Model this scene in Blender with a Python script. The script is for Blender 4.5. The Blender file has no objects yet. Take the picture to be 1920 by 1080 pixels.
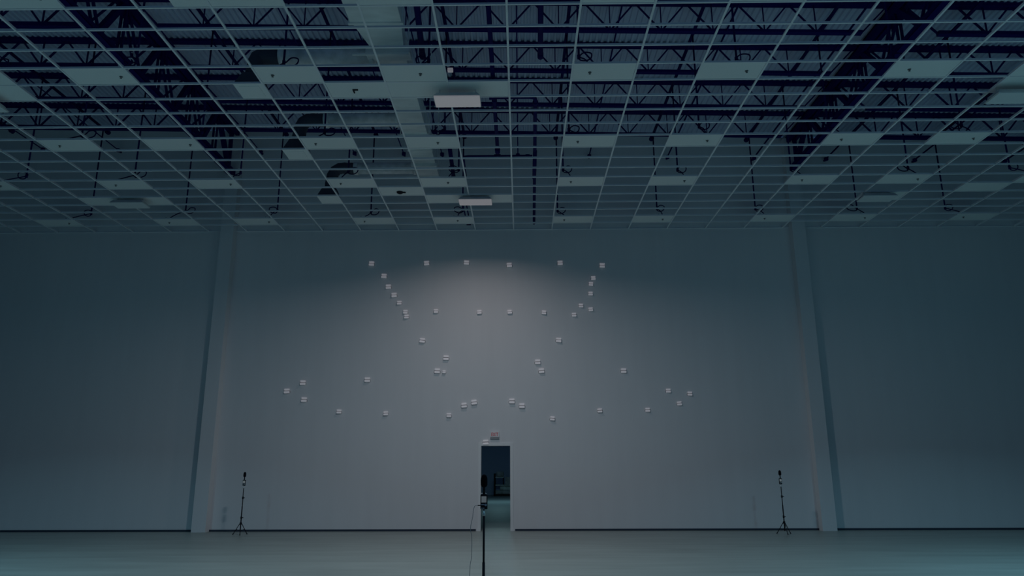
import bpy, math, random
from mathutils import Vector, Matrix

random.seed(7)
SC = bpy.context.scene
COL = SC.collection
PI = math.pi

# ------------------------------------------------------------------ camera, world, exposure
cam_data = bpy.data.cameras.new('camera')
cam = bpy.data.objects.new('camera', cam_data)
COL.objects.link(cam)
FPX, PITCH, YAW, ROLL, CAMZ = 1363.23, 0.2440, 0.0112, -0.0033, 1.736
cam_data.sensor_width = 36.0
cam_data.sensor_fit = 'HORIZONTAL'
cam_data.lens = FPX / 1920.0 * 36.0
cam_data.clip_start = 0.05
cam_data.clip_end = 200
cp, sp = math.cos(PITCH), math.sin(PITCH)
_r, _u, _d = Vector((1, 0, 0)), Vector((0, -sp, cp)), Vector((0, cp, sp))
_r2 = _r * math.cos(ROLL) + _u * math.sin(ROLL)
_u2 = -_r * math.sin(ROLL) + _u * math.cos(ROLL)
_R = Matrix(((_r2.x, _u2.x, -_d.x), (_r2.y, _u2.y, -_d.y), (_r2.z, _u2.z, -_d.z)))
_R = Matrix.Rotation(YAW, 3, 'Z') @ _R
cam.matrix_world = Matrix.Translation((0, 0, CAMZ)) @ _R.to_4x4()
SC.camera = cam

SC.view_settings.view_transform = 'Standard'
SC.view_settings.look = 'None'
SC.view_settings.exposure = 0.0
SC.view_settings.gamma = 1.0
SC.view_settings.use_curve_mapping = False
SC.cycles.max_bounces = 10
SC.cycles.diffuse_bounces = 6
SC.cycles.use_denoising = True

world = bpy.data.worlds.new('World')
SC.world = world
world.use_nodes = True
world.node_tree.nodes['Background'].inputs[0].default_value = (0.18, 0.43, 1.0, 1)
world.node_tree.nodes['Background'].inputs[1].default_value = 0.088

# light output of the ceiling fixtures
LAMP_FAR = 33.0        # lit fixture nearest the far wall
LAMP_NEAR = 235.0       # second lit fixture
FILL_SIDE = 400.0       # unseen fill fixtures added left and right to brighten the sides
LAMP_HALL = 48.0        # fixture in the hall behind the door
NEUTRAL = (1.0, 0.87, 0.86)
TEAL = (0.31, 0.76, 1.0)
PALE = (0.80, 0.90, 1.0)
SPREAD = math.radians(152)

# ------------------------------------------------------------------ materials
def mat(name, col, rough=0.6, metal=0.0, spec=0.3, noise=0.0, scale=6.0, stretch=(1, 1, 1), emit=None, estr=0.0, bump=0.0):
    m = bpy.data.materials.new(name)
    m.use_nodes = True
    nt = m.node_tree
    b = nt.nodes['Principled BSDF']
    b.inputs['Base Color'].default_value = (*col, 1)
    b.inputs['Roughness'].default_value = rough
    b.inputs['Metallic'].default_value = metal
    b.inputs['Specular IOR Level'].default_value = spec
    if noise or bump:
        tc = nt.nodes.new('ShaderNodeTexCoord')
        mp = nt.nodes.new('ShaderNodeMapping')
        mp.inputs['Scale'].default_value = stretch
        nz = nt.nodes.new('ShaderNodeTexNoise')
        nz.inputs['Scale'].default_value = scale
        nz.inputs['Detail'].default_value = 5
        nt.links.new(tc.outputs['Object'], mp.inputs[0])
        nt.links.new(mp.outputs[0], nz.inputs['Vector'])
        if noise:
            rp = nt.nodes.new('ShaderNodeValToRGB')
            rp.color_ramp.elements[0].position = 0.3
            rp.color_ramp.elements[1].position = 0.7
            rp.color_ramp.elements[0].color = (*[c * (1 - noise) for c in col], 1)
            rp.color_ramp.elements[1].color = (*[min(1, c * (1 + noise)) for c in col], 1)
            nt.links.new(nz.outputs['Fac'], rp.inputs[0])
            nt.links.new(rp.outputs[0], b.inputs['Base Color'])
        if bump:
            bp = nt.nodes.new('ShaderNodeBump')
            bp.inputs['Strength'].default_value = bump
            bp.inputs['Distance'].default_value = 0.02
            nt.links.new(nz.outputs['Fac'], bp.inputs['Height'])
            nt.links.new(bp.outputs[0], b.inputs['Normal'])
    if emit:
        b.inputs['Emission Color'].default_value = (*emit, 1)
        b.inputs['Emission Strength'].default_value = estr
    return m

M_WALL = mat('wall_paint', (0.74, 0.74, 0.74), 0.8, spec=0.15, noise=0.015, scale=1.2, stretch=(3, 1, 0.3))
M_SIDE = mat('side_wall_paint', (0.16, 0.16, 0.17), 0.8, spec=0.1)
M_FLOOR = mat('polished_concrete', (0.285, 0.315, 0.29), 0.38, spec=0.45, noise=0.13, scale=1.6, stretch=(0.28, 1.6, 1), bump=0.03)
M_BASE = mat('baseboard_vinyl', (0.03, 0.045, 0.07), 0.6)
M_DECK = mat('roof_deck_steel', (0.60, 0.67, 0.82), 0.7, spec=0.2, noise=0.04, scale=3)
M_STEEL = mat('primed_steel', (0.010, 0.008, 0.12), 0.8, spec=0.08)
M_PIPE = mat('dark_pipe', (0.010, 0.008, 0.10), 0.7, spec=0.1)
M_TEE = mat('white_tee', (0.86, 0.87, 0.88), 0.5)
M_TILE = mat('ceiling_tile_white', (0.86, 0.88, 0.86), 0.9, spec=0.1, noise=0.02, scale=40)
M_DUCT = mat('galvanised_duct', (0.84, 0.86, 0.84), 0.45, metal=0.0, noise=0.12, scale=2.5, stretch=(0.6, 1.5, 2))
M_DUCTWRAP = mat('duct_foil_wrap', (0.86, 0.88, 0.85), 0.4, metal=0.0, noise=0.18, scale=5, bump=0.15)
M_FLEX = mat('dark_flex_duct', (0.05, 0.06, 0.09), 0.6)
M_HOUSE = mat('fixture_housing', (0.62, 0.64, 0.64), 0.5)
M_LENS_ON = mat('lens_lit', (0.7, 0.7, 0.7), 0.6, spec=0.1, emit=(1.0, 0.86, 0.90), estr=0.105)
M_LENS_OFF = mat('lens_unlit', (0.78, 0.80, 0.80), 0.5)
M_BLACK = mat('black_plastic', (0.012, 0.013, 0.02), 0.6, spec=0.2)
M_FOAM = mat('black_foam', (0.006, 0.007, 0.012), 0.95, spec=0.05, noise=0.4, scale=90, bump=0.4)
M_SILVER = mat('silver_metal', (0.62, 0.63, 0.62), 0.35, metal=0.6)
M_SCREEN = mat('recorder_screen', (0.5, 0.52, 0.5), 0.4, emit=(0.8, 0.85, 0.85), estr=0.06)
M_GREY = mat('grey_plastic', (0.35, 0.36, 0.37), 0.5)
M_WHITEP = mat('white_plastic', (0.78, 0.78, 0.78), 0.5)
M_LED = mat('led_bar', (0.8, 0.8, 0.8), 0.5, emit=(1.0, 0.92, 1.0), estr=0.10)
M_RED = mat('exit_red', (0.55, 0.05, 0.05), 0.5, emit=(1.0, 0.12, 0.14), estr=0.045)
M_FRAME = mat('door_frame_paint', (0.80, 0.81, 0.80), 0.5)
M_HALLFL = mat('hall_floor', (0.30, 0.32, 0.33), 0.5, noise=0.05, scale=2)
M_HALLWALL = mat('hall_wall', (0.6, 0.66, 0.85), 0.8)
M_BOXA = mat('wrapped_goods', (0.40, 0.40, 0.40), 0.6, noise=0.35, scale=5)
M_BOXB = mat('pale_goods', (0.62, 0.66, 0.62), 0.6, noise=0.3, scale=6)
M_HEAD = mat('sprinkler_brass', (0.16, 0.17, 0.18), 0.5, metal=0.4)

# ------------------------------------------------------------------ mesh helpers
class MB:
    def __init__(self):
        self.v, self.f = [], []
    def quadbox(self, c):          # eight corners
        n = len(self.v)
        self.v += [tuple(p) for p in c]
        self.f += [tuple(n + i for i in q) for q in ((0, 3, 2, 1), (4, 5, 6, 7), (0, 1, 5, 4), (1, 2, 6, 5), (2, 3, 7, 6), (3, 0, 4, 7))]
        return self
    def box(self, x0, x1, y0, y1, z0, z1):
        return self.quadbox([(x0, y0, z0), (x1, y0, z0), (x1, y1, z0), (x0, y1, z0), (x0, y0, z1), (x1, y0, z1), (x1, y1, z1), (x0, y1, z1)])
    def bar(self, a, b, w, h, up=(0, 0, 1)):
        a, b = Vector(a), Vector(b)
        d = (b - a).normalized()
        s = d.cross(Vector(up))
        if s.length < 1e-4:
            s = d.cross(Vector((0, 1, 0)))
        s.normalize()
        t = s.cross(d).normalized()
        s, t = s * w / 2, t * h / 2
        return self.quadbox([a - s - t, a + s - t, b + s - t, b - s - t, a - s + t, a + s + t, b + s + t, b - s + t])
    def tube(self, pts, r, n=10, cap=True):
        pts = [Vector(p) for p in pts]
        rs = r if isinstance(r, (list, tuple)) else [r] * len(pts)
        base = len(self.v)
        prev = None
        for i, p in enumerate(pts):
            d = (pts[min(i + 1, len(pts) - 1)] - pts[max(i - 1, 0)])
            if d.length < 1e-9:
                d = Vector((0, 0, 1))
            d.normalize()
            if prev is None:
                a = d.orthogonal().normalized()
            else:
                a = prev - d * prev.dot(d)
                a = a.normalized() if a.length > 1e-6 else d.orthogonal().normalized()
            prev = a
            b = d.cross(a)
            for k in range(n):
                t = 2 * PI * k / n
                self.v.append(tuple(p + (a * math.cos(t) + b * math.sin(t)) * rs[i]))
        for i in range(len(pts) - 1):
            for k in range(n):
                o = base + i * n
                self.f.append((o + k, o + (k + 1) % n, o + n + (k + 1) % n, o + n + k))
        if cap:
            self.f.append(tuple(base + k for k in reversed(range(n))))
            o = base + (len(pts) - 1) * n
            self.f.append(tuple(o + k for k in range(n)))
        return self
    def lathe(self, prof, n=16, c=(0, 0, 0)):      # profile of (radius, z)
        return self.tube([(c[0], c[1], c[2] + z) for r, z in prof], [max(r, 1e-4) for r, z in prof], n)
    def mesh(self, name, m, smooth=False):
        me = bpy.data.meshes.new(name)
        me.from_pydata(self.v, [], self.f)
        me.materials.append(m)
        if smooth:
            for p in me.polygons:
                p.use_smooth = len(p.vertices) <= 4
        me.update()
        return me

def bezier_pts(p0, p1, p2, p3, n=10):
    out = []
    for i in range(n + 1):
        t = i / n
        out.append(tuple((1 - t) ** 3 * a + 3 * (1 - t) ** 2 * t * b + 3 * (1 - t) * t * t * c + t ** 3 * d for a, b, c, d in zip(p0, p1, p2, p3)))
    return out

def catmull(P, n=8):
    P = [Vector(p) for p in P]
    out = []
    for i in range(len(P) - 1):
        a, b, c, d = P[max(i - 1, 0)], P[i], P[i + 1], P[min(i + 2, len(P) - 1)]
        for k in range(n):
            t = k / n
            out.append(0.5 * ((2 * b) + (c - a) * t + (2 * a - 5 * b + 4 * c - d) * t * t + (3 * b - a - 3 * c + d) * t ** 3))
    out.append(P[-1])
    return out

def put(name, me, parent=None, loc=(0, 0, 0), bevel=0.0):
    o = bpy.data.objects.new(name, me)
    COL.objects.link(o)
    o.parent = parent
    o.location = loc
    if bevel:
        bv = o.modifiers.new('bevel', 'BEVEL')
        bv.width = bevel
        bv.segments = 2
    return o

def tag(o, label, cat, group=None):
    o['label'] = label
    o['category'] = cat
    if group:
        o['group'] = group
    return o

def thing(name, label, cat, loc=(0, 0, 0), group=None):
    o = bpy.data.objects.new(name, None)
    o.empty_display_size = 0.1
    COL.objects.link(o)
    o.location = loc
    return tag(o, label, cat, group)

def struct(name, me, parent=None, loc=(0, 0, 0), bevel=0.0):
    o = put(name, me, parent, loc, bevel)
    o['kind'] = 'structure'
    return o

def dup(root, loc, label=None):
    r = root.copy()
    COL.objects.link(r)
    r.location = loc
    if label:
        r['label'] = label
    for ch in list(root.children):
        c = ch.copy()
        COL.objects.link(c)
        c.parent = r
        for g in list(ch.children):
            d = g.copy()
            COL.objects.link(d)
            d.parent = c
    return r

ORD = ['first', 'second', 'third', 'fourth', 'fifth', 'sixth', 'seventh', 'eighth', 'ninth', 'tenth', 'eleventh', 'twelfth', 'thirteenth', 'fourteenth', 'fifteenth', 'sixteenth', 'seventeenth', 'eighteenth']

# ------------------------------------------------------------------ dimensions
YW = 22.07              # face of the far wall
ZC = 9.152              # suspended ceiling plane
XG, TX, TY = -0.19, 1.22, 0.61    # ceiling grid origin and cell
XL, XR = -19.0, 19.0
def zr(x):              # top chord centre of the joists; the roof falls to the right
    return 12.40 - 0.0218 * x
def gx(k): return XG + TX * k
def gy(n): return YW - TY * n
DX0, DX1, DZ1 = -1.175, -0.318, 2.405          # doorway
PILL = (-9.47, -9.06)
PILR = (8.56, 8.97)

# ------------------------------------------------------------------ setting
struct('floor', MB().box(XL, XR, -6, 23.15, -0.2, 0).mesh('floor', M_FLOOR))

w = MB()
def wallpiece(x0, x1, z0, z1=None):
    za, zb = (zr(x0) + 0.06, zr(x1) + 0.06) if z1 is None else (z1, z1)
    w.quadbox([(x0, YW, z0), (x1, YW, z0), (x1, YW + 0.25, z0), (x0, YW + 0.25, z0), (x0, YW, za), (x1, YW, zb), (x1, YW + 0.25, zb), (x0, YW + 0.25, za)])
wallpiece(XL, DX0, 0)
wallpiece(DX1, XR, 0)
wallpiece(DX0, DX1, DZ1)
struct('wall_far', w.mesh('wall_far', M_WALL))

for nm, a, b in (('wall_left', XL - 0.2, XL), ('wall_right', XR, XR + 0.2)):
    struct(nm, MB().quadbox([(a, -6, 0), (b, -6, 0), (b, YW, 0), (a, YW, 0), (a, -6, zr(a) + 0.03), (b, -6, zr(b) + 0.03), (b, YW, zr(b) + 0.03), (a, YW, zr(a) + 0.03)]).mesh(nm, M_SIDE))
for i, (a, b) in enumerate((PILL, PILR)):
    t = MB().quadbox([(a, YW - 0.28, 0), (b, YW - 0.28, 0), (b, YW, 0), (a, YW, 0), (a, YW - 0.28, zr(a) - 0.1), (b, YW - 0.28, zr(b) - 0.1), (b, YW, zr(b) - 0.1), (a, YW, zr(a) - 0.1)])
    struct('trim_%d' % (i + 1), t.mesh('pilaster', M_WALL))

for nm, a, b in (('baseboard_left', XL, PILL[0]), ('baseboard_center_left', PILL[1], DX0 - 0.14), ('baseboard_center_right', DX1 + 0.14, PILR[0]), ('baseboard_right', PILR[1], XR)):
    struct(nm, MB().box(a, b, YW - 0.012, YW, 0.0, 0.055).mesh(nm, M_BASE))

# corrugated roof deck, ribs running in depth
d = MB()
pitch = 0.152
x = XL
prof = []
while x < XR:
    for dx, dz in ((0.0, 0.0), (0.055, 0.0), (0.072, 0.052), (0.135, 0.052)):
        prof.append((x + dx, zr(x + dx) + 0.040 + dz))
    x += pitch
for y in (-6.0, YW):
    for px, pz in prof:
        d.v.append((px, y, pz))
n = len(prof)
for i in range(n - 1):
    d.f.append((i, i + 1, n + i + 1, n + i))
struct('ceiling', d.mesh('roof_deck', M_DECK))

# doorway casing
fr = MB()
fr.box(DX0 - 0.085, DX0, YW - 0.025, YW, 0, DZ1 + 0.085)
fr.box(DX1, DX1 + 0.085, YW - 0.025, YW, 0, DZ1 + 0.085)
fr.box(DX0, DX1, YW - 0.025, YW, DZ1, DZ1 + 0.085)
fr.box(DX0 - 0.11, DX0, YW - 0.035, YW, 0, 0.07)
fr.box(DX1, DX1 + 0.11, YW - 0.035, YW, 0, 0.07)
struct('door_1', fr.mesh('door_frame', M_FRAME))

# hall behind the doorway
struct('floor', MB().box(-7, 5, 23.15, 52.4, -0.2, 0).mesh('hall_floor', M_HALLFL))
struct('wall_back', MB().box(-7, 5, 52.4, 52.6, 0, 4).mesh('hall_wall_back', M_HALLWALL))
struct('wall_left', MB().box(-7.2, -7, YW + 0.25, 52.6, 0, 4).mesh('hall_wall_left', M_HALLWALL))
struct('wall_right', MB().box(5, 5.2, YW + 0.25, 52.6, 0, 4).mesh('hall_wall_right', M_HALLWALL))
struct('ceiling', MB().box(-7.2, 5.2, YW + 0.25, 52.6, 4, 4.15).mesh('hall_ceiling', M_HALLWALL))

# ------------------------------------------------------------------ suspended ceiling grid
KMIN, KMAX, NMAX = -15, 15, 23
grid = thing('ceiling_grid', 'white suspended ceiling grid of thin tees, mostly without tiles', 'ceiling grid', (0, 0, ZC))
ylo = gy(NMAX)
me = MB().box(-0.019, 0.019, ylo, YW, -0.006, 0.0).box(-0.004, 0.004, ylo, YW, 0.0, 0.045).mesh('main_tee', M_TEE)
for k in range(KMIN, KMAX + 1):
    put('main_tee', me, grid, (gx(k), 0, 0))
me = MB().box(gx(KMIN), gx(KMAX), -0.016, 0.016, -0.005, 0.001).box(gx(KMIN), gx(KMAX), -0.004, 0.004, 0.001, 0.040).mesh('cross_tee', M_TEE)
for n_ in range(1, NMAX + 1):
    put('cross_tee', me, grid, (0, gy(n_), 0))
put('wall_angle', MB().box(gx(KMIN), gx(KMAX), -0.03, 0, -0.004, 0.0).box(gx(KMIN), gx(KMAX), -0.004, 0, 0.0, 0.03).mesh('wall_angle', M_TEE), grid, (0, YW, 0))

# ------------------------------------------------------------------ ceiling tiles
tile_me = MB().box(0.022, TX - 0.022, -TY + 0.02, -0.02, 0.002, 0.018).mesh('ceiling_tile', M_TILE)
half_me = MB().box(TX / 2, TX - 0.022, -TY + 0.02, -0.02, 0.002, 0.018).mesh('half_ceiling_tile', M_TILE)
ROWS = {1: 'tile row nearest the far wall', 6: 'second tile row from the far wall', 10: 'third tile row from the far wall', 15: 'fourth tile row from the far wall', 19: 'tile row at the top edge'}
COLS = [-12, -9, -7, -4, -2, 1, 3, 6, 8, 11]
VIS = {1: COLS, 6: COLS, 10: [-9, -7, -4, -2, 1, 3, 6, 8], 15: [-9, -7, -4, -2, 1, 3, 6, 8], 19: [-7, -4, -2, 1, 3]}
FRAC = dict(zip(COLS, [.75, .3, .83, .25, .6, .28, .75, .3, .8, .25]))
TILE_GROUP = 'loose white tiles laid in the ceiling grid'
def tile(c, r, label, half=False):
    o = put('ceiling_tile', half_me if half else tile_me, None, (gx(c), gy(r), ZC))
    tag(o, label, 'ceiling tile', TILE_GROUP)
for r, cols in VIS.items():
    for i, c in enumerate(cols):
        tile(c, r, 'white ceiling tile with a sprinkler head, %s from left in the %s' % (ORD[i], ROWS[r]))
tile(10, 5, 'white ceiling tile just in front of the second row, toward the right end')
tile(-3, 5, 'white ceiling tile with a dark sensor, beside the lit fixture nearest the far wall')
for a, b, where in ((-2, -1, 'the lit fixture nearest the far wall'), (-10, -9, 'the unlit fixture on the far left')):
    tile(a, 4, 'white ceiling tile over the left half of %s' % where)
    tile(b, 4, 'white ceiling tile over the right half of %s' % where)
tile(8, 4, 'white ceiling tile over the unlit fixture on the far right')
tile(-3, 14, 'white ceiling tile with a dark L-shaped bracket, left of the nearer lit fixture')
tile(-2, 14, 'white ceiling tile over the left half of the nearer lit fixture')
tile(-1, 14, 'white ceiling tile over the right half of the nearer lit fixture')
tile(-9, 14, 'white ceiling tile at the left edge beside the cut-off unlit fixture')
tile(8, 14, 'white ceiling tile at the right edge over the cut-off unlit fixture')

# ------------------------------------------------------------------ roof joists
JY = [20.34 - 1.79 * j for j in range(5)]
JDEP = 0.74
def sl(x, dz=0.0, y=0.0): return (x, y, zr(x) + dz)
def joist(x0, x1, label, y, tc=0.075, bc=0.07, wb=0.03):
    t = thing('roof_joist', label, 'joist', (0, y, 0), 'open web steel joists under the roof deck')
    put('top_chord', MB().bar(sl(x0), sl(x1), 0.18, tc).mesh('top_chord', M_STEEL), t)
    e = 0.75
    put('bottom_chord', MB().bar(sl(x0 + e, -JDEP), sl(x1 - e, -JDEP), 0.13, bc).mesh('bottom_chord', M_STEEL), t)
    npan = round((x1 - x0) / 1.22)
    p = (x1 - x0) / npan
    for i in range(npan):
        xa = x0 + i * p
        xb = xa + p / 2
        if xb < x0 + e - 0.01 or xb > x1 - e + 0.01:
            continue
        put('web_diagonal', MB().bar(sl(xa), sl(xb, -JDEP), wb, wb * 1.1).mesh('web_diagonal', M_STEEL), t)
        put('web_diagonal', MB().bar(sl(xb, -JDEP), sl(xa + p), wb, wb * 1.1).mesh('web_diagonal', M_STEEL), t)
        put('web_vertical', MB().bar(sl(xb), sl(xb, -JDEP), wb * 0.8, wb * 0.8).mesh('web_vertical', M_STEEL), t)
    # end struts rising from the bottom chord to the girder
    put('end_strut', MB().bar(sl(x0 + e, -JDEP), sl(x0 + 0.1, -0.05), wb * 1.1, wb * 1.1).mesh('end_strut', M_STEEL), t)
    put('end_strut', MB().bar(sl(x1 - e, -JDEP), sl(x1 - 0.1, -0.05), wb * 1.1, wb * 1.1).mesh('end_strut', M_STEEL), t)
    return t
GXL, GXR = -9.30, 8.80
where = ['nearest the far wall', 'second from the far wall', 'third from the far wall', 'fourth from the far wall', 'fifth from the far wall']
for bay, x0, x1, kw in (('left bay', -18.95, GXL - 0.12, dict(tc=0.10, bc=0.11, wb=0.038)), ('middle bay', GXL + 0.12, GXR - 0.12, {}), ('right bay', GXR + 0.12, 18.95, dict(tc=0.10, bc=0.09, wb=0.036))):
    base = joist(x0, x1, 'dark steel roof joist in the %s, %s' % (bay, where[0]), JY[0], **kw)
    for j in range(1, 5):
        dup(base, (0, JY[j], 0), 'dark steel roof joist in the %s, %s' % (bay, where[j]))

# ------------------------------------------------------------------ roof girders
def girder(xc, side):
    zt, zb = zr(xc) - 0.10, 11.06
    t = thing('roof_girder', 'heavy dark steel roof girder running out from the %s pilaster' % side, 'girder', (xc, 0, 0), 'roof girders on the pilasters')
    y0, y1 = 8.0, YW - 0.05
    put('top_chord', MB().box(-0.15, -0.03, y0, y1, zt - 0.14, zt + 0.05).box(0.03, 0.15, y0, y1, zt - 0.14, zt + 0.05).box(-0.15, 0.15, y0, y1, zt + 0.02, zt + 0.055).mesh('top_chord', M_STEEL), t)
    put('bottom_chord', MB().box(-0.13, -0.025, y0, y1, zb - 0.07, zb + 0.07).box(0.025, 0.13, y0, y1, zb - 0.07, zb + 0.07).box(-0.13, 0.13, y0, y1, zb - 0.075, zb - 0.05).mesh('bottom_chord', M_STEEL), t)
    tops = [j for j in JY] + [JY[-1] - 1.79]
    for y in tops:
        put('web_vertical', MB().bar((-0.05, y, zb), (-0.05, y, zt), 0.05, 0.05).bar((0.05, y, zb), (0.05, y, zt), 0.05, 0.05).mesh('web_vertical', M_STEEL), t)
        m = y - 0.895
        put('web_diagonal', MB().bar((0, m, zb), (0, y, zt), 0.13, 0.13).mesh('web_diagonal', M_STEEL), t)
        put('web_diagonal', MB().bar((-0.06, m, zb), (-0.06, y - 1.79, zt), 0.05, 0.06).bar((0.06, m, zb), (0.06, y - 1.79, zt), 0.05, 0.06).mesh('web_diagonal', M_STEEL), t)
        put('gusset_plate', MB().box(-0.02, 0.02, y - 0.28, y + 0.28, zt - 0.42, zt - 0.1).mesh('gusset_plate', M_STEEL), t)
    yl = YW - 0.35
    put('web_diagonal', MB().bar((0, JY[0] + 0.05, zt), (0, yl - 0.15, zb), 0.13, 0.13).mesh('web_diagonal', M_STEEL), t)
    put('web_vertical', MB().bar((0, yl - 0.2, zb), (0, yl - 0.2, zt), 0.10, 0.10).mesh('web_vertical', M_STEEL), t)
girder(GXL, 'left')
girder(GXR, 'right')

# ------------------------------------------------------------------ sprinkler branch pipes, drops and heads
BRX = [-16.5, -13.35, -10.40, -7.53, -4.61, -1.76, 1.18, 4.25, 7.28, 10.40, 13.1, 16.1]
SPR_DZ = -0.30
for i, bx in enumerate(BRX):
    z = zr(bx) + SPR_DZ
    yend = 21.55
    t = thing('sprinkler_pipe', 'dark sprinkler branch pipe below the roof deck, %s from left' % ORD[i], 'pipe', (bx, 0, z), 'sprinkler branch pipes')
    put('pipe', MB().tube([(0, 8.5, 0), (0, yend, 0)], 0.042, 10).mesh('pipe', M_PIPE, True), t)
    put('end_cap', MB().tube([(0, yend - 0.10, 0), (0, yend - 0.08, 0), (0, yend + 0.03, 0), (0, yend + 0.05, 0)], [0.05, 0.075, 0.075, 0.05], 12).mesh('end_cap', M_PIPE, True), t)

bridge_x = [-15.66, -13.15, -8.45, -5.37, -3.76, -2.51, -0.04, 2.28, 4.81, 7.6, 9.92, 12.76, 15.63]
for i, bx in enumerate(bridge_x):
    z = zr(bx) - JDEP - 0.02
    t = thing('joist_bridging', 'thin dark bridging angle under the joists, %s from left' % ORD[i], 'bridging', (bx, 0, z), 'bridging lines between the joists')
    put('angle', MB().box(-0.016, 0.016, 9, YW - 0.16, -0.004, 0.004).box(-0.016, -0.010, 9, YW - 0.16, -0.004, 0.032).mesh('angle', M_STEEL), t)
    put('wall_clip', MB().lathe([(0.03, -0.06), (0.065, -0.045), (0.065, 0.045), (0.03, 0.06)], 10, (0, YW - 0.16, 0)).box(-0.03, 0.03, YW - 0.16, YW, -0.02, 0.02).mesh('wall_clip', M_STEEL, True), t)

BR_OF = dict(zip(COLS, [-13.35, -10.40, -7.53, -4.61, -1.76, 1.18, 4.25, 7.28, 10.40, 13.1]))
SDX = {}
for r, cols in VIS.items():
    for i, c in enumerate(cols):
        hx = gx(c) + TX * FRAC[c]
        hy = gy(r) - TY * 0.5
        bx = BR_OF[c] + (0.13 if (c, r) == (-2, 6) else 0.0)
        rnd = random.Random(c * 31 + r)
        s = 1 if c in (-9, -4, 1, 6, 11, 3) else -1
        t = thing('sprinkler_drop', 'sprinkler drop over the %s tile from left, %s' % (ORD[i], ROWS[r]), 'sprinkler', (hx, hy, ZC), 'sprinkler drops into the ceiling tiles')
        dx, dy = bx - hx, 0.12
        ztop = zr(bx) + SPR_DZ - ZC - 0.036
        zlow = 0.34 + rnd.uniform(-0.04, 0.06)
        put('drop_pipe', MB().tube([(dx, dy, ztop), (dx, dy, zlow)], 0.022, 8).tube([(dx, dy, zlow + 0.06), (dx, dy, zlow - 0.02)], 0.034, 8).mesh('drop_pipe', M_PIPE, True), t)
        q = rnd.uniform(0.9, 1.15)
        P = [(dx, dy, zlow), (dx + s * 0.03, dy, zlow - 0.05), (dx + s * 0.14, dy + 0.02, zlow - 0.05), (dx + s * 0.24 * q, dy + 0.05, zlow + 0.02), (dx + s * 0.25 * q, dy + 0.06, zlow + 0.13 * q), (dx + s * 0.12, dy + 0.07, zlow + 0.16), (dx + s * 0.02, dy + 0.06, zlow + 0.06), (dx * 0.5 + s * 0.02, 0.05, zlow - 0.08), (0, 0.0, 0.14), (0, 0, 0.05)]
        put('flex_hose', MB().tube(catmull(P, 6), 0.014, 7).mesh('flex_hose', M_PIPE, True), t)
        put('hanger_bracket', MB().box(-0.13, 0.13, -0.012, 0.012, 0.06, 0.085).box(-0.13, -0.11, -0.012, 0.012, 0.02, 0.16).box(0.11, 0.13, -0.012, 0.012, 0.02, 0.10).mesh('hanger_bracket', M_PIPE), t)
        put('sprinkler_head', MB().lathe([(0.034, 0.001), (0.032, -0.005), (0.012, -0.008), (0.010, -0.03), (0.022, -0.033), (0.022, -0.037), (0.005, -0.039)], 12).mesh('sprinkler_head', M_HEAD, True), t)

# ------------------------------------------------------------------ black service pipes above the grid
def pipe_run(name, label, cat, path, r, collars=(), nm='pipe'):
    t = thing(name, label, cat, path[0])
    o = Vector(path[0])
    rel = [Vector(p) - o for p in path]
    put(nm, MB().tube(rel, r, 12).mesh(nm, M_PIPE, True), t)
    for a, b, rr in collars:
        put('coupling', MB().tube([Vector(a) - o, Vector(b) - o], rr, 12).mesh('coupling', M_PIPE, True), t)
    return t
ZP = 9.30
pipe_run('service_pipe', 'long black pipe with an elbow running to the wall right of the doorway line', 'pipe',
         [(-0.62, 13.82, ZP), (0.22, 13.82, ZP), (0.30, 13.84, ZP), (0.345, 13.90, ZP), (0.35, 14.0, ZP), (0.46, 21.9, ZP)], 0.042,
         [((0.352, 14.02, ZP), (0.354, 14.12, ZP), 0.06), ((0.39, 16.5, ZP), (0.40, 18.2, ZP), 0.052), ((-0.62, 13.82, ZP), (-0.52, 13.82, ZP), 0.055)])
pipe_run('service_pipe', 'black cross pipe teeing off the long pipe toward the left', 'pipe',
         [(0.33, 16.78, ZP), (-1.28, 16.78, ZP), (-1.35, 16.80, ZP), (-1.38, 16.87, ZP), (-1.40, 17.0, ZP), (-1.43, 18.1, ZP)], 0.032,
         [((-0.46, 16.78, ZP), (-0.62, 16.78, ZP), 0.05), ((0.26, 16.78, ZP), (0.16, 16.78, ZP), 0.045)])
pipe_run('service_pipe', 'dark pipe running overhead to meet the black cross pipe', 'pipe',
         [(-0.50, 9.4, ZP + 0.05), (-0.53, 16.72, ZP + 0.05)], 0.045,
         [((-0.53, 16.45, ZP + 0.05), (-0.53, 16.60, ZP + 0.02), 0.065), ((-0.52, 14.0, ZP + 0.05), (-0.52, 14.1, ZP + 0.05), 0.058)])
pipe_run('capped_pipe', 'thick black capped pipe at the top, right of centre', 'pipe',
         [(0.37, 10.0, 9.8), (0.44, 13.08, 9.8)], 0.055, [((0.438, 12.98, 9.8), (0.442, 13.12, 9.8), 0.062)])
pipe_run('capped_pipe', 'thick black capped pipe at the top, beside the large duct', 'pipe',
         [(-1.76, 10.55, 9.8), (-1.93, 13.05, 9.8)], 0.058, [((-1.925, 12.95, 9.8), (-1.93, 13.08, 9.8), 0.065)])
pipe_run('capped_pipe', 'short black capped pipe above the lit fixture nearest the far wall', 'pipe',
         [(-1.78, 17.0, 9.8), (-1.87, 19.35, 9.8)], 0.055, [((-1.868, 19.25, 9.8), (-1.872, 19.40, 9.8), 0.062)])
t = thing('conduit_strut', 'narrow black U-shaped strut behind the lit fixture nearest the far wall', 'strut', (-1.60, 20.0, 9.25))
put('rail', MB().tube([(-0.05, 0, 0), (-0.06, 1.85, 0)], 0.018, 8).mesh('rail', M_PIPE, True), t)
put('rail', MB().tube([(0.05, 0, 0), (0.04, 1.85, 0)], 0.018, 8).mesh('rail', M_PIPE, True), t)
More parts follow.
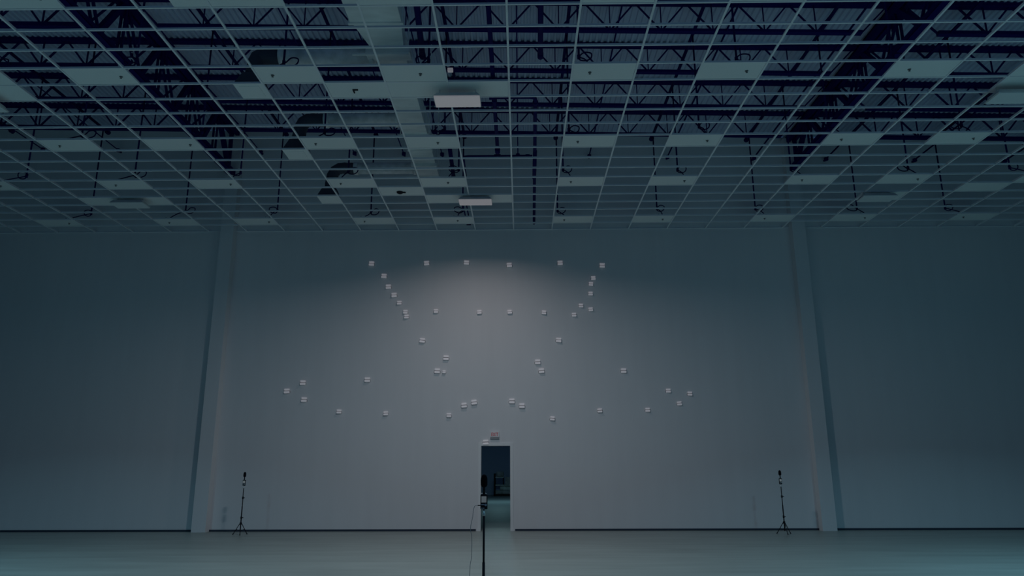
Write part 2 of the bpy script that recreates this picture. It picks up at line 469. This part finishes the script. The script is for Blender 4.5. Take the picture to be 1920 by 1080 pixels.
put('end_piece', MB().tube([(-0.078, 1.85, 0), (0.058, 1.85, 0)], 0.02, 8).mesh('end_piece', M_PIPE, True), t)

# ------------------------------------------------------------------ ductwork
t = thing('main_duct', 'large galvanised supply duct with a pale underside running toward the wall', 'duct', (0, 0, 0))
ZD = 9.86
put('wide_section', MB().box(-3.15, -2.18, 9.0, 11.95, ZD - 0.02, ZD + 0.62).mesh('wide_section', M_DUCT), t, bevel=0.01)
put('flange', MB().box(-3.18, -2.15, 11.93, 11.99, ZD - 0.05, ZD + 0.65).mesh('flange', M_DUCT), t)
put('transition', MB().quadbox([(-3.12, 11.99, ZD), (-2.20, 11.99, ZD), (-2.30, 13.0, ZD + 0.04), (-2.92, 13.0, ZD + 0.04), (-3.12, 11.99, ZD + 0.6), (-2.20, 11.99, ZD + 0.6), (-2.30, 13.0, ZD + 0.5), (-2.92, 13.0, ZD + 0.5)]).mesh('transition', M_DUCT), t)
ys = [13.0, 14.7, 16.2, 17.7, 19.45]
for i in range(4):
    put('narrow_section', MB().box(-2.92, -2.30, ys[i] + 0.02, ys[i + 1] - 0.02, ZD + 0.04, ZD + 0.48).mesh('narrow_section', M_DUCT), t, bevel=0.008)
    put('flange', MB().box(-2.94, -2.28, ys[i + 1] - 0.03, ys[i + 1] + 0.03, ZD + 0.02, ZD + 0.50).mesh('flange', M_DUCT), t)
hang = MB()
for y in (10.6, 13.17, 16.74, 18.56):
    hh = MB()
    for xx in (-3.2, -2.13) if y < 12 else (-2.97, -2.25):
        hh.box(xx - 0.012, xx + 0.012, y - 0.02, y + 0.02, ZD, zr(-2.6) - 0.05)
    hh.box((-3.2 if y < 12 else -2.97), (-2.13 if y < 12 else -2.25), y - 0.02, y + 0.02, ZD - 0.04, ZD - 0.025 if y < 12 else ZD + 0.04)
    put('hanger_strap', hh.mesh('hanger_strap', M_DUCT), t)

def branch(y, zb, xe, r, label, n_shift):
    t = thing('branch_duct', label, 'duct', (-2.92, y, zb), 'round branch ducts feeding the diffusers')
    L = -2.92 - xe
    put('round_duct', MB().tube([(0.0, 0, 0), (-L, 0, 0)], r, 20).mesh('round_duct', M_DUCTWRAP, True), t)
    put('collar', MB().tube([(-0.10, 0, 0), (-0.02, 0, 0)], r + 0.025, 20).mesh('collar', M_DUCT, True), t)
    put('collar', MB().tube([(-L - 0.02, 0, 0), (-L + 0.10, 0, 0)], r + 0.02, 20).mesh('collar', M_DUCT, True), t)
    xd = gx(-5) + 0.915 + 2.92
    pts = bezier_pts((-L, 0, 0), (-L - 0.45, 0, 0.02), (xd, 0, 0.12), (xd, 0, ZC + 0.30 - zb), 12)
    rs = [r * (1.0 if i % 2 else 0.93) for i in range(len(pts))]
    put('flex_elbow', MB().tube(pts, rs, 16).mesh('flex_elbow', M_FLEX, True), t)
    bx = MB().quadbox([(xd - 0.28, -0.27, ZC + 0.05 - zb), (xd + 0.28, -0.27, ZC + 0.05 - zb), (xd + 0.28, 0.27, ZC + 0.05 - zb), (xd - 0.28, 0.27, ZC + 0.05 - zb),
                       (xd - 0.17, -0.17, ZC + 0.34 - zb), (xd + 0.17, -0.17, ZC + 0.34 - zb), (xd + 0.17, 0.17, ZC + 0.34 - zb), (xd - 0.17, 0.17, ZC + 0.34 - zb)])
    put('plenum_hood', bx.mesh('plenum_hood', M_FLEX), t)
    put('diffuser_face', MB().box(xd - 0.29, xd + 0.29, -0.285, 0.285, ZC + 0.002 - zb, ZC + 0.03 - zb).box(xd - 0.2, xd + 0.2, -0.2, 0.2, ZC - 0.006 - zb, ZC + 0.004 - zb).mesh('diffuser_face', M_TILE), t)
    return t
branch(gy(14.5), 9.92, -4.85, 0.175, 'pale round branch duct nearest the camera with a black elbow', 14)
branch(gy(9.5), 10.06, -4.75, 0.165, 'pale round branch duct in the middle with a black elbow', 9)
branch(gy(4.5), 10.10, -4.70, 0.165, 'pale round branch duct nearest the far wall with a black elbow', 4)
tile_group2 = 'square half tiles'
t = thing('flat_duct', 'pale flat duct beside the nearest branch duct at the top', 'duct', (-2.6, 13.02, 9.72))
put('body', MB().box(-0.45, 0.44, -0.15, 0.15, 0.06, 0.22).mesh('body', M_DUCT), t, bevel=0.01)
put('rail', MB().box(-0.7, 0.42, -0.2, -0.16, -0.01, 0.03).mesh('rail', M_DUCT), t)
tile(-5, 19, 'small square white ceiling tile at the top left of the photo', half=True)

# ------------------------------------------------------------------ ceiling light fixtures
def fixture(x, y, zl, label, lit=None, power=0.0, spread=SPREAD):
    t = thing('ceiling_light', label, 'light', (x, y, zl), 'rectangular high bay lights under the ceiling')
    put('housing', MB().quadbox([(-0.47, -0.24, 0.012), (0.47, -0.24, 0.012), (0.47, 0.24, 0.012), (-0.47, 0.24, 0.012), (-0.40, -0.17, 0.11), (0.40, -0.17, 0.11), (0.40, 0.17, 0.11), (-0.40, 0.17, 0.11)]).mesh('housing', M_HOUSE), t, bevel=0.006)
    put('lens', MB().box(-0.455, 0.455, -0.225, 0.225, -0.008, 0.012).mesh('lens', M_LENS_ON if lit else M_LENS_OFF), t, bevel=0.006)
    for sx in (-0.36, 0.36):
        put('hanger', MB().box(sx - 0.008, sx + 0.008, -0.02, 0.02, 0.11, ZC - zl).mesh('hanger', M_HOUSE), t)
    if lit:
        L = bpy.data.lights.new('lamp', 'AREA')
        L.shape = 'RECTANGLE'
        L.size, L.size_y = 0.88, 0.42
        L.energy = power
        L.color = lit
        L.spread = spread
        lo = bpy.data.objects.new('lamp', L)
        COL.objects.link(lo)
        lo.parent = t
        lo.location = (0, 0, -0.02)
    return t
fixture(-1.23, 13.25, 8.90, 'lit rectangular ceiling light at upper centre, the nearer of the two lit ones', PALE, LAMP_NEAR, math.radians(165))
fixture(-1.23, 19.15, 8.98, 'lit rectangular ceiling light nearest the far wall, the smaller lit one', NEUTRAL, LAMP_FAR)
fixture(-10.95, 19.15, 8.96, 'unlit rectangular ceiling light under the tiles on the far left')
fixture(9.90, 19.05, 8.96, 'unlit rectangular ceiling light under a tile on the far right')
fixture(9.95, 13.35, 8.92, 'unlit rectangular ceiling light cut off by the right edge of the photo')
fixture(-11.0, 13.35, 8.92, 'unlit rectangular ceiling light cut off by the left edge of the photo')
fixture(-12.2, 8.6, 8.92, 'added fill light in a ceiling housing, unseen to the left', TEAL, FILL_SIDE, math.radians(128))  # added teal fill for floor corners and lower side walls
fixture(11.2, 8.6, 8.92, 'added fill light in a ceiling housing, unseen to the right', TEAL, FILL_SIDE * 1.3, math.radians(128))
hf = thing('hall_light', 'ceiling light of the dim hall behind the doorway', 'light', (-1.2, 41.0, 3.9))
put('housing', MB().box(-0.6, 0.6, -0.15, 0.15, 0.0, 0.1).mesh('housing', M_HOUSE), hf)
L = bpy.data.lights.new('lamp', 'AREA')
L.shape = 'RECTANGLE'; L.size, L.size_y = 1.1, 0.25; L.energy = LAMP_HALL; L.color = (0.45, 0.9, 1.0); L.spread = math.radians(180)
lo = bpy.data.objects.new('lamp', L); COL.objects.link(lo); lo.parent = hf; lo.location = (0, 0, -0.01)

# small devices on and above the ceiling
t = thing('ceiling_sensor', 'small dark L-shaped bracket under the tile left of the nearer lit fixture', 'sensor', (-3.29, 13.24, ZC))
put('arm', MB().box(-0.05, 0.06, -0.07, -0.04, -0.02, 0.0).mesh('arm', M_BLACK), t)
put('leg', MB().box(-0.05, -0.025, -0.04, 0.07, -0.02, 0.0).mesh('leg', M_BLACK), t)
t = thing('ceiling_sensor', 'small dark sensor under the tile left of the farther lit fixture', 'sensor', (-3.29, 18.76, ZC))
put('body', MB().lathe([(0.09, 0.0), (0.085, -0.03), (0.05, -0.05), (0.01, -0.055)], 16).mesh('body', M_BLACK, True), t)
put('arm', MB().box(0.05, 0.16, -0.02, 0.02, -0.03, -0.005).mesh('arm', M_BLACK), t)
t = thing('joist_lamp', 'small bright white lamp under a roof joist above the nearer lit fixture', 'light', (-1.74, 16.62, 11.56))
put('body', MB().box(-0.07, 0.07, -0.05, 0.05, 0.0, 0.09).mesh('body', M_LED), t, bevel=0.01)
put('mount', MB().box(-0.02, 0.02, 0.0, 0.14, 0.07, 0.16).mesh('mount', M_STEEL), t)
t = thing('cable_coil', 'pale round coil of cable hanging on the left roof girder', 'cable', (-9.22, 15.3, 11.02))
ring = [(0.17 * math.cos(a), -0.10 + 0.03 * math.sin(a * 3), 0.17 * math.sin(a)) for a in [2 * PI * i / 32 for i in range(66)]]
put('coil', MB().tube(ring, 0.014, 8).mesh('coil', M_TEE, True), t)
put('tail', MB().tube(catmull([(0.17, -0.1, 0), (0.2, -0.08, 0.12), (0.12, -0.02, 0.3), (0.02, 0, 0.35)], 6), 0.012, 8).mesh('tail', M_TEE, True), t)

# ------------------------------------------------------------------ small LED lights on the far wall
WL = [
 (-4.68, 8.05, 'leftmost of the top row'), (-2.94, 8.05, 'second from left in the top row'), (-1.68, 8.06, 'third from left in the top row'),
 (-0.33, 7.97, 'fourth from left in the top row'), (1.27, 8.03, 'fifth from left in the top row'), (2.59, 7.94, 'rightmost of the top row'),
 (-4.27, 7.64, 'topmost of the slanting left string'), (-4.12, 7.29, 'second down the slanting left string'), (-3.93, 7.02, 'third down the slanting left string'),
 (-3.76, 6.77, 'fourth down the slanting left string'), (-3.56, 6.48, 'fifth down the slanting left string'), (-3.52, 6.33, 'lowest of the slanting left string'),
 (-2.61, 6.50, 'leftmost of the middle row'), (-1.26, 6.46, 'second from left in the middle row'), (-0.32, 6.46, 'third from left in the middle row'), (0.74, 6.44, 'fourth from left in the middle row'),
 (1.67, 6.36, 'low at the right end of the middle row'), (1.89, 6.65, 'just above the right end of the middle row'), (2.19, 6.53, 'lowest of the right string'),
 (2.20, 7.03, 'third down the right string'), (2.22, 7.34, 'second down the right string'), (2.30, 7.53, 'topmost of the right string'),
 (-3.01, 5.58, 'alone below the left end of the middle row'), (1.18, 5.57, 'alone below the right end of the middle row'),
 (-2.27, 5.04, 'upper one of the left cluster at mid wall'), (0.53, 4.90, 'upper one of the right pair at mid wall'),
 (-2.53, 4.64, 'lower left one of the left cluster at mid wall'), (-2.32, 4.61, 'smallest one of the left cluster at mid wall'), (0.64, 4.63, 'lower one of the right pair at mid wall'),
 (-4.65, 4.38, 'alone at mid wall between the left triangle and left cluster'), (3.13, 4.62, 'alone at mid wall left of the right triangle'),
 (-1.40, 3.69, 'upper one of the low pair left of the exit sign'), (-1.70, 3.60, 'lower one of the low pair left of the exit sign'),
 (-0.26, 3.72, 'upper one of the low pair right of the exit sign'), (0.04, 3.58, 'lower one of the low pair right of the exit sign'),
 (-6.61, 4.30, 'top of the triangle on the far left'), (-7.08, 4.05, 'left point of the triangle on the far left'), (-6.54, 3.79, 'bottom of the triangle on the far left'),
 (-5.46, 3.43, 'leftmost of the lowest row'), (-4.05, 3.37, 'second from left in the lowest row'), (-2.15, 3.31, 'third from left in the lowest row'),
 (4.45, 4.01, 'left point of the triangle on the far right'), (5.09, 3.92, 'right point of the triangle on the far right'), (4.76, 3.63, 'bottom of the triangle on the far right'),
 (3.80, 3.44, 'rightmost of the lowest row'), (2.37, 3.43, 'second from right in the lowest row'), (0.95, 3.20, 'third from right in the lowest row'),
 (-1.04, 2.51, 'directly above the doorway beside the exit sign')]
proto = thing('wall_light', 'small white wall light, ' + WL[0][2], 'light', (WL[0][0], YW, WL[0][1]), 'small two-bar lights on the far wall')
put('plate_and_shade', MB().box(-0.07, 0.07, -0.012, 0, 0.0, 0.07).box(-0.098, 0.098, -0.016, 0, -0.062, 0.008).mesh('plate_and_shade', M_GREY), proto)  # small plate, plus a wider grey strip standing in for shadow at the lower bar
put('light_bar', MB().box(-0.078, 0.078, -0.055, -0.012, 0.016, 0.070).mesh('light_bar', M_LED), proto, bevel=0.01)
put('light_bar', MB().box(-0.082, 0.082, -0.065, -0.012, -0.068, -0.008).mesh('light_bar', M_LED), proto, bevel=0.01)
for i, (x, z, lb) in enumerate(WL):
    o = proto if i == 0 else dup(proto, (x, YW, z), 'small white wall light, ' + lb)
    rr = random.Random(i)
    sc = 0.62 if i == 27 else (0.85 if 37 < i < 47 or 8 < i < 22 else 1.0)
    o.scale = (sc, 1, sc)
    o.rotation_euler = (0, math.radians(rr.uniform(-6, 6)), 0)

# ------------------------------------------------------------------ exit sign
ex = thing('exit_sign', 'white exit sign with red letters above the doorway', 'sign', (-0.775, YW, 2.72))
put('body', MB().box(-0.135, 0.135, -0.05, 0, -0.065, 0.11).mesh('body', M_WHITEP), ex, bevel=0.008)
put('lamp_bar', MB().box(-0.135, 0.135, -0.05, 0, -0.115, -0.075).mesh('lamp_bar', M_GREY), ex, bevel=0.008)
fc = bpy.data.curves.new('exit_text', 'FONT')
fc.body = 'EXIT'
fc.size = 0.145
fc.extrude = 0.003
fc.align_x = 'CENTER'
fo = bpy.data.objects.new('exit_text_curve', fc)
COL.objects.link(fo)
bpy.context.view_layer.update()
tm = bpy.data.meshes.new_from_object(fo.evaluated_get(bpy.context.evaluated_depsgraph_get()))
bpy.data.objects.remove(fo)
tm.materials.clear()
tm.materials.append(M_RED)
lt = put('lettering', tm, ex, (0, -0.053, -0.035))
lt.rotation_euler = (PI / 2, 0, 0)
lt.scale = (0.72, 1, 1)

# ------------------------------------------------------------------ recorder stands
def stand(x, y, label, group=None, face=0.0, clamps=(0.45, 0.98)):
    t = thing('recorder_stand', label, 'stand', (x, y, 0), group)
    put('pole', MB().tube([(0, 0, 0.08), (0, 0, 0.75)], 0.016, 12).tube([(0, 0, 0.70), (0, 0, 1.24)], 0.012, 12).mesh('pole', M_BLACK, True), t)
    for z in clamps:
        put('clamp', MB().tube([(0, 0, z - 0.03), (0, 0, z + 0.03)], 0.024, 12).tube([(0.02, 0, z), (0.055, 0, z)], 0.010, 8).mesh('clamp', M_BLACK, True), t)
    put('leg_collar', MB().tube([(0, 0, 0.27), (0, 0, 0.33)], 0.03, 12).mesh('leg_collar', M_BLACK, True), t)
    for a in (-90, 30, 150):
        c, s = math.cos(math.radians(a + math.degrees(face))), math.sin(math.radians(a + math.degrees(face)))
        lg = put('leg', MB().tube([(0.025 * c, 0.025 * s, 0.30), (0.21 * c, 0.21 * s, 0.012)], 0.010, 8).tube([(0.012 * c, 0.012 * s, 0.10), (0.12 * c, 0.12 * s, 0.145)], 0.006, 6).mesh('leg', M_BLACK, True), t)
        put('rubber_foot', MB().tube([(0.203 * c, 0.203 * s, 0.03), (0.218 * c, 0.218 * s, 0.0)], 0.014, 8).mesh('rubber_foot', M_BLACK, True), lg)
    ad = put('adapter', MB().lathe([(0.017, 1.235), (0.017, 1.26), (0.009, 1.27), (0.009, 1.31)], 12).mesh('adapter', M_SILVER, True), t)
    ad['label'] = 'silver screw adapter'
    return t

def recorder(x, y, label, group=None):
    t = thing('sound_recorder', label, 'recorder', (x, y, 1.305), group)
    body = put('body', MB().box(-0.039, 0.039, -0.018, 0.018, 0.0, 0.16).mesh('body', M_BLACK), t, bevel=0.008)
    s = put('screen', MB().box(-0.028, 0.028, -0.0195, -0.017, 0.072, 0.138).mesh('screen', M_SCREEN), t)
    s['label'] = 'pale lit screen'
    put('dial', MB().tube([(0.021, -0.017, 0.046), (0.021, -0.026, 0.046)], 0.0135, 16).mesh('dial', M_SILVER, True), t)['label'] = 'round silver dial'
    put('button_bar', MB().box(-0.030, 0.006, -0.021, -0.017, 0.045, 0.056).mesh('button_bar', M_SILVER), t)
    for bx in (-0.022, -0.002):
        put('button', MB().box(bx - 0.008, bx + 0.008, -0.0205, -0.017, 0.008, 0.016).mesh('button', M_SILVER), t)
    for bx in (-0.022, 0.018):
        put('knob', MB().lathe([(0.012, 0.16), (0.012, 0.168), (0.008, 0.170)], 12, (bx, 0, 0)).mesh('knob', M_SILVER, True), t)
    put('neck', MB().tube([(0, 0, 0.158), (0, 0, 0.26)], 0.014, 12).mesh('neck', M_BLACK, True), t)
    put('windscreen', MB().lathe([(0.016, 0.235), (0.030, 0.243), (0.037, 0.262), (0.038, 0.30), (0.036, 0.335), (0.028, 0.360), (0.012, 0.372), (0.002, 0.374)], 20).mesh('windscreen', M_FOAM, True), t)
    return t

SG = 'thin black tripod stands'
RG = 'handheld recorders on the stands'
stand(-0.413, 8.4, 'black tripod stand in the foreground, its pole rising before the doorway', SG, 0.0, (0.40,))
recorder(-0.413, 8.4, 'black recorder with a lit screen in front of the doorway', RG)
stand(-7.76, 21.0, 'black tripod stand beside the left pilaster', SG, 0.35)
recorder(-7.76, 21.0, 'small dark recorder on the stand beside the left pilaster', RG)
stand(7.16, 20.85, 'black tripod stand beside the right pilaster', SG)
recorder(7.16, 20.85, 'small dark recorder on the stand beside the right pilaster', RG)

cb = thing('recorder_cable', 'thin dark cable hanging from the recorder in front of the doorway', 'cable', (-0.452, 8.4, 1.345))
P = [(0.0, 0, 0), (-0.04, 0, 0.001), (-0.065, 0, -0.01), (-0.078, 0, -0.06), (-0.085, 0, -0.12), (-0.103, 0, -0.20), (-0.106, 0, -0.26), (-0.094, 0, -0.33), (-0.092, 0, -0.45), (-0.095, 0, -0.55), (-0.108, 0, -0.63), (-0.112, 0, -0.75), (-0.11, -0.02, -1.0), (-0.13, -0.1, -1.25), (-0.18, -0.25, -1.338), (-0.4, -0.5, -1.341)]
put('cord', MB().tube(catmull(P, 6), 0.0028, 6).mesh('cord', M_GREY, True), cb)
put('plug', MB().tube([(0.012, 0, 0), (-0.03, 0, 0)], 0.006, 8).mesh('plug', M_BLACK, True), cb)

# ------------------------------------------------------------------ goods rack in the hall
t = thing('goods_rack', 'dark rack of stored goods at the far end of the hall', 'rack', (-1.15, 50.3, 0))
put('frame', MB().box(-0.66, -0.55, -0.5, 0.5, 0.02, 1.45).box(1.5, 1.6, -0.5, 0.5, 0.02, 1.45).box(-0.66, 1.6, -0.5, 0.5, 0.0, 0.14).mesh('frame', M_BLACK), t)
put('shelf', MB().box(-0.6, 1.6, -0.5, 0.5, 0.67, 0.73).mesh('shelf', M_BOXB), t)
put('shelf', MB().box(-0.6, 0.0, -0.5, 0.5, 1.17, 1.24).mesh('shelf', M_BOXB), t)
put('post', MB().box(-0.60, -0.55, -0.45, 0.45, 0.73, 1.17).box(-0.06, 0.0, -0.45, 0.45, 0.73, 1.17).mesh('post', M_BLACK), t)
tag(put('storage_crate', MB().box(-0.54, 1.5, -0.45, 0.45, 0, 0.22).box(-0.50, 1.46, -0.47, -0.45, 0.03, 0.19).mesh('storage_crate', M_BOXA), None, (-1.15, 50.3, 0.14), bevel=0.03), 'dim grey crate on the bottom of the hall rack', 'crate')
tag(put('wrapped_bundle', MB().box(-0.25, 0.9, -0.4, 0.4, 0, 0.29).mesh('wrapped_bundle', M_BOXB), None, (-1.15, 50.3, 0.36), bevel=0.09), 'pale wrapped bundle on top of the crate in the hall rack', 'bundle')
tag(put('storage_crate', MB().box(0.08, 1.4, -0.4, 0.4, 0, 0.5).mesh('storage_crate', M_BOXA), None, (-1.15, 50.3, 0.73), bevel=0.03), 'dark crate on the middle shelf of the hall rack', 'crate')
tag(put('wrapped_bundle', MB().box(-0.5, 0.0, -0.4, 0.4, 0, 0.34).mesh('wrapped_bundle', M_BOXA), None, (-1.15, 50.3, 1.24), bevel=0.09), 'grey wrapped bundle on top of the hall rack', 'bundle')
